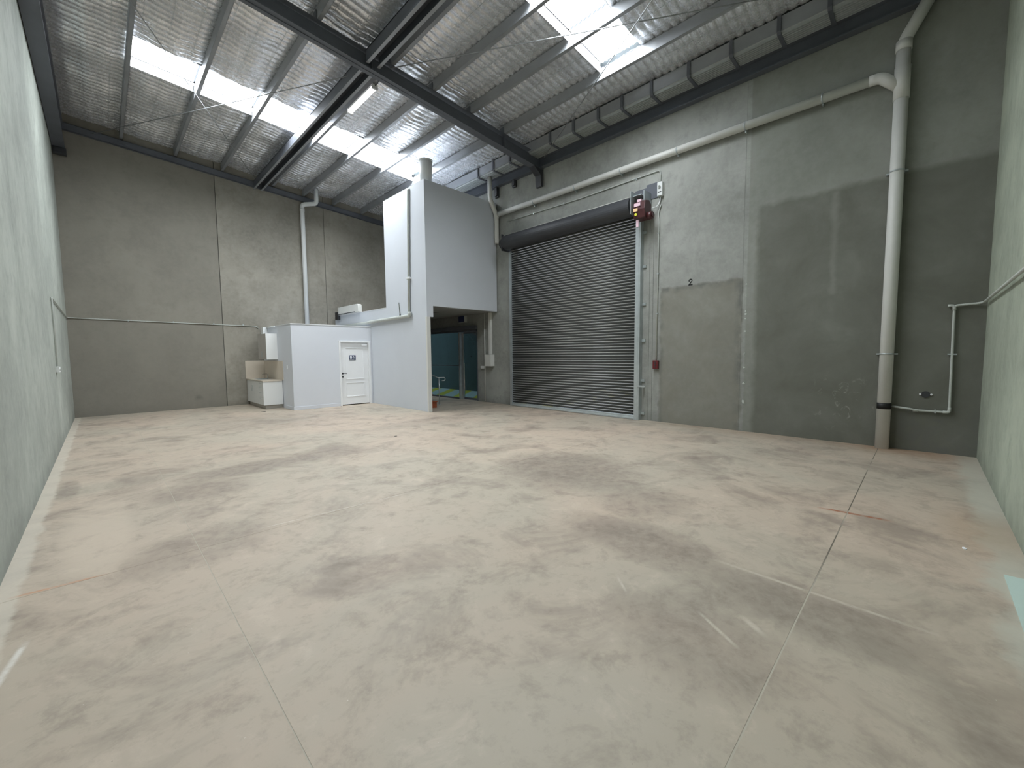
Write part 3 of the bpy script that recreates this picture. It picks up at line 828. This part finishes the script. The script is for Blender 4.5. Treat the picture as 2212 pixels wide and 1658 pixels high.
# outdoors beyond the glass
tag(obj('ground_outside', B(XF + TH + 0.001, 16, 8.5, 22, -0.12, -0.02), 'forecourt'), 'forecourt paving with yellow diagonal stripes beyond the glass', kind='structure')
fn = MB(); fn.box(11.75, 11.9, 8.0, 24, -0.02, 3.6)
tag(obj('wall_outside', fn, 'fence'), 'dark teal wall across the forecourt seen through the glass', kind='structure')
nj = MB(); nj.box(9.35, 12.0, 9.9, 10.05, -0.02, 3.2)
tag(obj('wall_outside_side', nj, 'fence'), 'short side wall outside next to the entrance', kind='structure')

# ------------------------------------------------------------------ roller door
rd = tag(empty('roller_door', (9.05, 6.96, 0)), 'tall charcoal steel roller shutter door, fully closed', 'roller door')
CX = 9.07; pitch = 0.0695; nsl = 69; zs = 0.10
slat_p = [(CX + 0.004, 0.004), (CX - 0.004, 0.010), (CX - 0.012, 0.022), (CX - 0.015, 0.034), (CX - 0.012, 0.046), (CX - 0.004, 0.056), (CX + 0.004, 0.060), (CX + 0.008, 0.034)]
me_s = MB().prism(slat_p, 'y', DY0 + 0.0, DY1 + 0.0, True).mesh('slat', M['slat'])
lip_p = [(CX - 0.006, 0.059), (CX - 0.017, 0.061), (CX - 0.019, 0.065), (CX - 0.016, 0.070), (CX - 0.004, 0.073), (CX + 0.003, 0.066)]
me_l = MB().prism(lip_p, 'y', DY0 + 0.001, DY1 - 0.001, True).mesh('slat_hook', M['slat_highlight'])
for k in range(nsl):
    o = bpy.data.objects.new('slat', me_s); COL.objects.link(o); o.parent = rd
    o.matrix_parent_inverse = Matrix.Translation(-rd.location); o.location = (0, 0, zs + pitch * k)
    h = bpy.data.objects.new('slat_hook', me_l); COL.objects.link(h); h.parent = o
obj('bottom_rail', MB().box(CX - 0.03, CX + 0.01, DY0 + 0.002, DY1 - 0.002, 0.012, 0.100).box(CX - 0.06, CX - 0.03, DY0 + 0.002, DY1 - 0.002, 0.014, 0.05), 'galv', rd, 0.003)
rl = MB(); ncy = 30
rl.prism([(8.87 + 0.215 * math.cos(2 * PI * k / ncy), 4.965 + 0.215 * math.sin(2 * PI * k / ncy)) for k in range(ncy)], 'y', DY0 + 0.02, DY1 + 0.05)
obj('curtain_roll', rl, 'steel_black', rd)
for ang in (102, 120):
    a = math.radians(ang); cx_, cz_ = 8.87 + 0.217 * math.cos(a), 4.965 + 0.217 * math.sin(a)
    obj('roll_highlight_rib', MB().cyl((cx_, cz_), 'y', 0.009, DY0 + 0.03, DY1 + 0.04, 6), 'slat_highlight', rd)  # pale ribs added to paint the highlight lines along the roll
obj('guide_rail', MB().box(9.0, XF - 0.001, 4.76, 4.875, 0, 4.76).box(8.995, 9.0, 4.80, 4.885, 0, 4.76), 'galv', rd)
obj('guide_rail', MB().box(9.02, XF - 0.001, 9.055, 9.14, 0, 4.74), 'galv', rd)
for z in (0.16, 0.95, 1.9, 2.75, 3.62, 4.4):
    obj('guide_lug', B(XF - 0.03, XF - 0.001, 4.68, 4.76, z - 0.03, z + 0.03), 'galv', rd)
obj('bolt_latch', MB().cyl((4.70, 0.82), 'x', 0.014, 8.99, XF - 0.001, 10).box(8.985, 9.02, 4.60, 4.80, 0.80, 0.835), 'galv', rd)
# brackets and drum
obj('wall_plate', MB().box(XF - 0.016, XF - 0.001, 4.42, 4.70, 5.12, 5.46).box(XF - 0.016, XF - 0.001, 4.70, 4.98, 5.18, 5.40), 'steel_dark', rd)
obj('support_bracket', MB().box(8.60, XF - 0.02, 4.80, 4.812, 4.72, 5.22).box(8.80, XF - 0.02, 4.58, 4.60, 4.95, 5.24).box(8.70, XF - 0.02, 4.60, 4.80, 5.12, 5.135), 'galv', rd)
obj('drum_end', MB().cyl((8.87, 5.03), 'y', 0.10, 4.814, 4.90, 20), 'galv', rd)
obj('support_bracket', MB().box(8.72, XF - 0.02, 9.12, 9.15, 4.72, 5.2).cyl((8.87, 4.95), 'y', 0.16, 9.15, 9.25, 18), 'steel_black', rd)
obj('support_bracket', MB().box(XF - 0.05, XF - 0.001, 9.12, 9.42, 5.08, 5.26), 'steel_black', rd)
# motor
mt = tag(empty('door_motor', (8.85, 4.66, 4.8)), 'dark red motor unit with coloured labels at the top corner of the shutter', 'motor')
mb = MB(); mb.prism([(8.70, 4.62), (8.93, 4.60), (8.98, 4.72), (8.98, 4.95), (8.88, 5.02), (8.70, 4.98), (8.66, 4.80)], 'y', 4.50, 4.78)
obj('housing', mb, 'motor', mt, 0.012)
obj('motor_barrel', MB().cyl((8.84, 4.66), 'y', 0.085, 4.40, 4.50, 18).cyl((8.84, 4.66), 'y', 0.05, 4.375, 4.40, 14), 'motor', mt)
obj('label', B(8.655, 8.665, 4.60, 4.75, 4.87, 4.94), 'pinkish', mt)
obj('label', B(8.645, 8.655, 4.66, 4.76, 4.76, 4.83), 'orange_label', mt)
obj('label', MB().cyl((4.71, 4.70), 'x', 0.03, 8.655, 8.69, 14), 'yellow_label', mt)
obj('release_lever', B(8.74, 8.78, 4.68, 4.74, 4.44, 4.60), 'pinkish', mt)
obj('terminal_cover', B(8.70, 8.78, 4.60, 4.70, 4.96, 5.03), 'pinkish', mt)
# hand chain: two strands of links
chn = tag(empty('hand_chain', (9.04, 4.5, 0)), 'dark hand chain hanging in two strands beside the shutter', 'chain')
for y in (4.455, 4.545):
    ch = MB()
    z = 0.03
    k = 0
    while z < 4.58:
        w_ = 0.0075 if k % 2 else 0.004
        ch.box(9.04 - w_ / 2, 9.04 + w_ / 2, y - (0.0115 - w_) / 2, y + (0.0115 - w_) / 2, z, z + 0.024)
        z += 0.021; k += 1
    obj('strand', ch, 'cable_dark', chn)['kind'] = 'stuff'

# electrical feed to motor
pc = tag(empty('feed_conduit', (9.12, 6.5, 5.68)), 'thin pale conduit running above the roller door to the isolator', 'conduit')
obj('pipe', MB().tube([(XF - 0.02, 9.3, 5.70), (XF - 0.02, 6.57, 5.66), (XF - 0.02, 4.37, 5.70), (XF - 0.02, 4.36, 5.42)], 0.0125, 0.08, n=10), 'conduit_grey', pc)
for y in (8.2, 7.1, 5.95, 4.95):
    obj('clip', B(XF - 0.036, XF - 0.001, y - 0.012, y + 0.012, 5.65, 5.70), 'galv', pc)
iso = tag(empty('isolator_switch', (9.1, 4.35, 5.26)), 'white isolator switch box above right of the door motor', 'switch')
obj('box_body', B(XF - 0.09, XF - 0.001, 4.29, 4.41, 5.12, 5.42), 'pvc_white', iso, 0.008)
obj('knob', MB().cyl((4.35, 5.31), 'x', 0.03, XF - 0.115, XF - 0.09, 16), 'conduit_grey', iso)
obj('slot', B(XF - 0.094, XF - 0.09, 4.31, 4.39, 5.19, 5.21), 'black', iso)
obj('pointer', B(XF - 0.12, XF - 0.115, 4.345, 4.355, 5.285, 5.335), 'black', iso)
fc = tag(empty('flex_cable', (9.1, 4.4, 5.0)), 'white flexible cable looping from the wall to the door motor', 'cable')
obj('lead', MB().tube([(XF - 0.03, 4.36, 5.11), (XF - 0.03, 4.36, 5.02), (XF - 0.06, 4.41, 4.90), (8.985, 4.495, 4.86)], 0.013, 0.08, n=8), 'pvc_white', fc)
dc = tag(empty('switch_conduit', (9.12, 4.38, 3)), 'thin pale conduit dropping down to the maroon push button box', 'conduit')
obj('pipe', MB().tube([(XF - 0.025, 4.34, 4.94), (XF - 0.025, 4.40, 4.78), (XF - 0.022, 4.38, 4.60), (XF - 0.022, 4.40, 1.43)], 0.0125, 0.10, n=10), 'conduit_grey', dc)
for z in (4.3, 3.4, 2.5):
    obj('clip', B(XF - 0.036, XF - 0.001, 4.37, 4.41, z, z + 0.02), 'galv', dc)
pb = tag(empty('push_button_box', (9.12, 4.4, 1.34)), 'small maroon push button box below the thin conduit', 'switch')
obj('box_body', B(XF - 0.07, XF - 0.001, 4.335, 4.465, 1.235, 1.43), 'maroon', pb, 0.006)
obj('button', MB().cyl((4.40, 1.385), 'x', 0.016, XF - 0.08, XF - 0.07, 12).cyl((4.40, 1.335), 'x', 0.016, XF - 0.08, XF - 0.07, 12).cyl((4.40, 1.285), 'x', 0.016, XF - 0.08, XF - 0.07, 12), 'steel_black', pb)

# stencilled mark on the wall above the dusty rectangle (reads like a B / 8 pair of loops)
mk = MB()
yc, zc = 3.655, 3.13
def ringseg(m, cy, cz, ry, rz, a0, a1, t, n=12):
    for k in range(n):
        A = math.radians(a0 + (a1 - a0) * k / n); Bq = math.radians(a0 + (a1 - a0) * (k + 1) / n)
        m.prism([(cy + ry * math.cos(A), cz + rz * math.sin(A)), (cy + ry * math.cos(Bq), cz + rz * math.sin(Bq)), (cy + (ry - t) * math.cos(Bq), cz + (rz - t) * math.sin(Bq)), (cy + (ry - t) * math.cos(A), cz + (rz - t) * math.sin(A))], 'x', XF - 0.002, XF - 0.0003)
# y grows towards the left of the picture: digit "2" drawn mirrored in y
ringseg(mk, yc, zc + 0.030, 0.044, 0.040, 190, -40, 0.024)
mk.prism([(yc - 0.040, zc + 0.020), (yc - 0.014, zc + 0.020), (yc + 0.042, zc - 0.052), (yc + 0.010, zc - 0.052)], 'x', XF - 0.002, XF - 0.0003)
mk.box(XF - 0.002, XF - 0.0003, yc - 0.044, yc + 0.044, zc - 0.072, zc - 0.046)
tag(obj('wall_number', mk, 'ink'), 'small black stencilled figure 2 on the wall right of the roller door', 'marking')

# ------------------------------------------------------------------ stormwater pipes
dp = tag(empty('downpipe', (9.05, 0.43, 0)), 'thick grey white PVC downpipe on the front wall near the right corner', 'pipe')
PXX = 9.045
obj('pipe', MB().tube([(PXX, 0.43, 0.0), (PXX, 0.43, 6.22)], 0.088, n=24), 'pvc', dp)
obj('bend', MB().tube([(PXX, 0.43, 6.20), (PXX, 0.43, 6.36), (PXX - 0.02, 0.10, 6.98)], 0.084, 0.12, n=24), 'pvc', dp)
obj('junction_socket', MB().cyl((PXX, 0.43), 'z', 0.097, 5.50, 5.98, 24).cyl((PXX, 0.43), 'z', 0.097, 6.22, 6.36, 24), 'pvc', dp)
for z in (1.55, 4.42):
    obj('saddle_clip', MB().cyl((PXX, 0.43), 'z', 0.092, z - 0.012, z + 0.012, 24).box(9.09, XF - 0.001, 0.30, 0.56, z - 0.012, z + 0.012), 'galv', dp)
obj('tape_band', MB().cyl((PXX, 0.43), 'z', 0.0905, 0.655, 0.755, 24), 'tape', dp)
cp_ = tag(empty('carrier_pipe', (9.05, 5, 5.92)), 'long grey white PVC pipe running above the roller door to the downpipe', 'pipe')
obj('pipe', MB().tube([(PXX, 9.58, 5.97), (PXX, 0.80, 5.94)], 0.076, n=24), 'pvc', cp_)
obj('bend', MB().tube([(PXX, 0.82, 5.94), (PXX, 0.68, 5.94), (PXX, 0.47, 5.72)], 0.080, 0.07, n=24), 'pvc', cp_)
for y in (8.11, 6.66, 5.31, 3.95, 2.63, 1.43):
    obj('saddle_clip', MB().cyl((PXX, 5.945), 'y', 0.080, y - 0.012, y + 0.012, 24).box(9.07, XF - 0.001, y - 0.012, y + 0.012, 5.84, 6.05), 'galv', cp_)
op = tag(empty('offset_pipe', (9.05, 9.7, 5.1)), 'kinked grey white PVC pipe dropping from the gutter beside the mezzanine box', 'pipe')
obj('pipe', MB().tube([(PXX, 9.69, 5.10), (PXX, 9.69, 5.95), (8.80, 9.72, 6.42), (8.80, 9.72, 7.06)], 0.070, 0.10, n=20), 'pvc', op)
obj('socket', MB().cyl((PXX, 9.69), 'z', 0.080, 5.86, 6.02, 20), 'pvc', op)
# back wall pipe
bp = tag(empty('vent_pipe', (5.39, 15.98, 2.6)), 'white pipe rising from the toilet block roof up the back wall', 'pipe')
obj('pipe', MB().tube([(5.39, 15.97, TZ + 0.003), (5.39, 15.97, 7.02), (5.74, 15.55, 7.02), (5.74, 15.55, 7.52)], 0.072, 0.11, n=20), 'pvc_white', bp)
obj('collar', MB().cyl((5.39, 15.97), 'z', 0.079, 6.78, 6.88, 20), 'pvc_white', bp)
obj('collar', MB().cyl((5.39, 15.97), 'z', 0.095, TZ + 0.023, TZ + 0.05, 20), 'pvc_white', bp)

# corner conduit on the right
rc = tag(empty('corner_conduit', (9.1, -0.3, 1.5)), 'thin grey conduit stepping from the right wall down to the taped downpipe', 'conduit')
obj('pipe', MB().tube([(2.0, YR + 0.04, 2.30), (XF - 0.10, YR + 0.04, 2.29), (XF - 0.035, YR + 0.10, 2.28), (XF - 0.035, -0.29, 2.27), (XF - 0.035, -0.31, 0.655), (XF - 0.035, 0.06, 0.655), (XF - 0.06, 0.12, 0.675), (XF - 0.06, 0.338, 0.70)], 0.0165, 0.045, n=10), 'conduit_grey', rc)
obj('elbow', MB().tube([(XF - 0.035, -0.22, 2.272), (XF - 0.035, -0.29, 2.27), (XF - 0.035, -0.292, 2.20)], 0.021, 0.04, n=10), 'conduit_grey', rc)
obj('elbow', MB().tube([(XF - 0.035, -0.309, 0.73), (XF - 0.035, -0.31, 0.655), (XF - 0.035, -0.24, 0.655)], 0.021, 0.04, n=10), 'conduit_grey', rc)
obj('coupling', MB().cyl((XF - 0.035, 0.655), 'y', 0.022, 0.03, 0.09, 12), 'conduit_grey', rc)
obj('clip', B(XF - 0.05, XF - 0.001, -0.35, -0.25, 1.53, 1.55), 'galv', rc)
obj('clip', B(XF - 0.05, XF - 0.001, -0.17, -0.15, 0.63, 0.68), 'galv', rc)
hp = tag(empty('wall_hole_disc', (9.14, -0.045, 0.91)), 'round dark cap with two white dots painted for daylight low on the wall by the downpipe', 'hole')
obj('disc', MB().cyl((-0.045, 0.912), 'x', 0.052, XF - 0.012, XF - 0.001, 24), 'steel_black', hp)
for s_ in (-1, 1):
    obj('daylight_dot', MB().cyl((-0.045 + s_ * 0.062, 0.914), 'x', 0.014, XF - 0.022, XF - 0.001, 12), 'sign_white', hp)  # white dots stand in for daylight showing round the dark wall hole

# left wall and back wall conduits with outlet
lc = tag(empty('surface_conduit', (-0.56, 13, 2.7)), 'thin conduit running around left and back walls at the same height', 'conduit')
obj('pipe', MB().tube([(XL + 0.018, 11.20, 1.46), (XL + 0.018, 11.26, 2.71), (XL + 0.018, YB - 0.05, 2.68), (XL + 0.05, YB - 0.018, 2.68), (3.78, YB - 0.018, 2.63), (3.85, YB - 0.018, 2.55)], 0.0125, 0.03, n=8), 'conduit_grey', lc)
for x in (0.6, 1.6, 2.6, 3.4):
    obj('clip', B(x - 0.012, x + 0.012, YB - 0.034, YB - 0.001, 2.64, 2.69), 'galv', lc)
go = tag(empty('power_outlet', (-0.58, 11.28, 1.40)), 'white double power outlet at the end of the left wall conduit', 'outlet')
obj('plate', B(XL + 0.001, XL + 0.045, 11.10, 11.42, 1.35, 1.45), 'pvc_white', go, 0.004)
for y_ in (11.18, 11.34):
    obj('socket', MB().cyl((y_, 1.40), 'x', 0.02, XL + 0.045, XL + 0.05, 12), 'conduit_grey', go)

# ------------------------------------------------------------------ kitchenette
kc = tag(empty('base_cabinet', (3.70, 15.1, 0)), 'low white sink cabinet between the toilet block and the back wall', 'cabinet')
KY0, KY1 = 14.13, 16.07
obj('carcass', B(3.44, 3.955, KY0 + 0.016, KY1, 0.12, 0.838), 'laminate', kc)
obj('end_panel', B(3.42, 3.957, KY0, KY0 + 0.016, 0.12, 0.838), 'laminate', kc)
obj('kickboard', MB().box(3.48, 3.955, KY0 + 0.05, KY1, 0, 0.12), 'kick', kc)
z = 0.125
for k, h in enumerate((0.22, 0.19, 0.165, 0.13)):
    d = obj('drawer', B(3.42, 3.438, KY0 + 0.02, 14.66, z, z + h - 0.004), 'laminate', kc)
    obj('handle', MB().tube([(3.42, 14.32, z + h - 0.04), (3.40, 14.32, z + h - 0.04), (3.40, 14.50, z + h - 0.04), (3.42, 14.50, z + h - 0.04)], 0.005, 0.01, n=6), 'galv', d)
    z += h
for (a, b, hy) in ((14.665, 15.36, 15.28), (15.365, 16.06, 15.44)):
    d = obj('door', B(3.42, 3.438, a, b - 0.004, 0.125, 0.832), 'laminate', kc)
    obj('handle', MB().tube([(3.42, hy, 0.50), (3.40, hy, 0.50), (3.40, hy, 0.68), (3.42, hy, 0.68)], 0.005, 0.01, n=6), 'galv', d)
bt_ = MB().box(3.405, 3.955, 14.115, 14.95, 0.842, 0.875).box(3.405, 3.50, 14.95, 15.45, 0.842, 0.875).box(3.86, 3.955, 14.95, 15.45, 0.842, 0.875).box(3.405, 3.955, 15.45, KY1, 0.842, 0.875)
tag(obj('benchtop', bt_, 'cream'), 'cream laminate benchtop over the sink cabinet', 'worktop')
sk_ = MB().box(3.49, 3.87, 14.94, 14.96, 0.874, 0.880).box(3.49, 3.87, 15.44, 15.46, 0.874, 0.880).box(3.49, 3.51, 14.96, 15.44, 0.874, 0.880).box(3.85, 3.87, 14.96, 15.44, 0.874, 0.880)
sk_.box(3.505, 3.51, 14.955, 15.445, 0.841, 0.876).box(3.85, 3.855, 14.955, 15.445, 0.841, 0.876).box(3.51, 3.85, 14.955, 14.96, 0.841, 0.876).box(3.51, 3.85, 15.44, 15.445, 0.841, 0.876).box(3.505, 3.855, 14.955, 15.445, 0.8395, 0.8415)
tag(obj('sink', sk_, 'galv'), 'small steel sink set in the cream benchtop', 'sink')
tp = tag(empty('tap', (3.90, 15.52, 0.876)), 'chrome mixer tap standing behind the sink', 'tap')
obj('spout', MB().tube([(3.90, 15.50, 0.877), (3.90, 15.50, 1.03), (3.74, 15.44, 1.03), (3.73, 15.43, 0.99)], 0.012, 0.05, n=10), 'chrome', tp)
obj('lever', MB().cyl((3.90, 15.50), 'z', 0.024, 0.877, 0.93, 14).box(3.88, 3.90, 15.41, 15.5, 0.932, 0.944), 'chrome', tp)
tag(obj('splashback', B(3.958, 3.969, 14.02, 16.07, 0.876, 1.47), 'cream'), 'cream splashback fixed to the toilet block side above the bench', 'splashback')
tag(obj('splashback', B(3.40, 3.956, 16.075, 16.095, 0.876, 1.47), 'cream'), 'cream splashback fixed to the concrete back wall above the bench', 'splashback')
uc = tag(empty('wall_cabinet', (3.81, 14.95, 1.51)), 'white wall cabinet hung above the sink on the toilet block', 'cabinet')
obj('carcass', B(3.668, 3.965, 14.52, 15.42, 1.51, 2.325), 'laminate', uc)
obj('end_panel', B(3.65, 3.966, 14.505, 14.519, 1.51, 2.325), 'laminate', uc)
for (a, b, hy) in ((14.522, 14.968, 14.92), (14.972, 15.42, 15.02)):
    d = obj('door', B(3.65, 3.666, a, b, 1.515, 2.32), 'kick', uc)  # darker door colour paints in the dimness of this side
    obj('handle', MB().tube([(3.65, hy, 1.60), (3.63, hy, 1.60), (3.63, hy, 1.76), (3.65, hy, 1.76)], 0.005, 0.01, n=6), 'galv', d)
jb = tag(empty('adaptable_box', (3.9, 15.55, 2.4)), 'white conduit box beside the top of the kitchenette wall cabinet', 'electrical box')
obj('box_body', B(3.82, 3.965, 15.46, 15.72, 2.34, 2.57), 'pvc_white', jb, 0.005)
obj('link_pipe', MB().tube([(3.93, 15.46, 2.55), (3.93, 14.60, 2.56)], 0.02, n=10), 'pvc_white', jb)

# ------------------------------------------------------------------ loose things on the floor
tag(obj('mint_sheet', B(3.3, 4.46, YR + 0.004, -0.47, 0.0, 0.006), 'sheet_mint'), 'pale mint board lying on the floor against the right wall', 'board')
def leaf(x, y, s, name, label, mat, grp=None):
    m_ = MB(); n_ = 7; pr = []
    for k in range(n_):
        a = 2 * PI * k / n_; rr = s * random.uniform(0.55, 1.0)
        pr.append((x + rr * math.cos(a) * 1.3, y + rr * math.sin(a) * 0.7))
    m_.prism(pr, 'z', 0.0005, 0.006)
    tag(obj(name, m_, mat), label, 'debris', grp)
leaf(3.26, 13.55, 0.06, 'debris_scrap', 'dark flat scrap on the floor in front of the kitchenette', 'black')
leaf(5.31, 13.02, 0.02, 'debris_scrap', 'tiny dark crumb at the foot of the toilet block near the door', 'black')
leaf(4.85, -0.30, 0.022, 'debris_scrap', 'pale chip on the floor near the right wall', 'sign_white')
leaf(1.66, 0.40, 0.012, 'debris_scrap', 'white chip lying beside the saw cut near the camera', 'sign_white')
leaf(4.05, 7.35, 0.03, 'debris_scrap', 'dark leaf fragment out on the middle floor', 'black')
# small stain on foot of walls handled in the wall materials
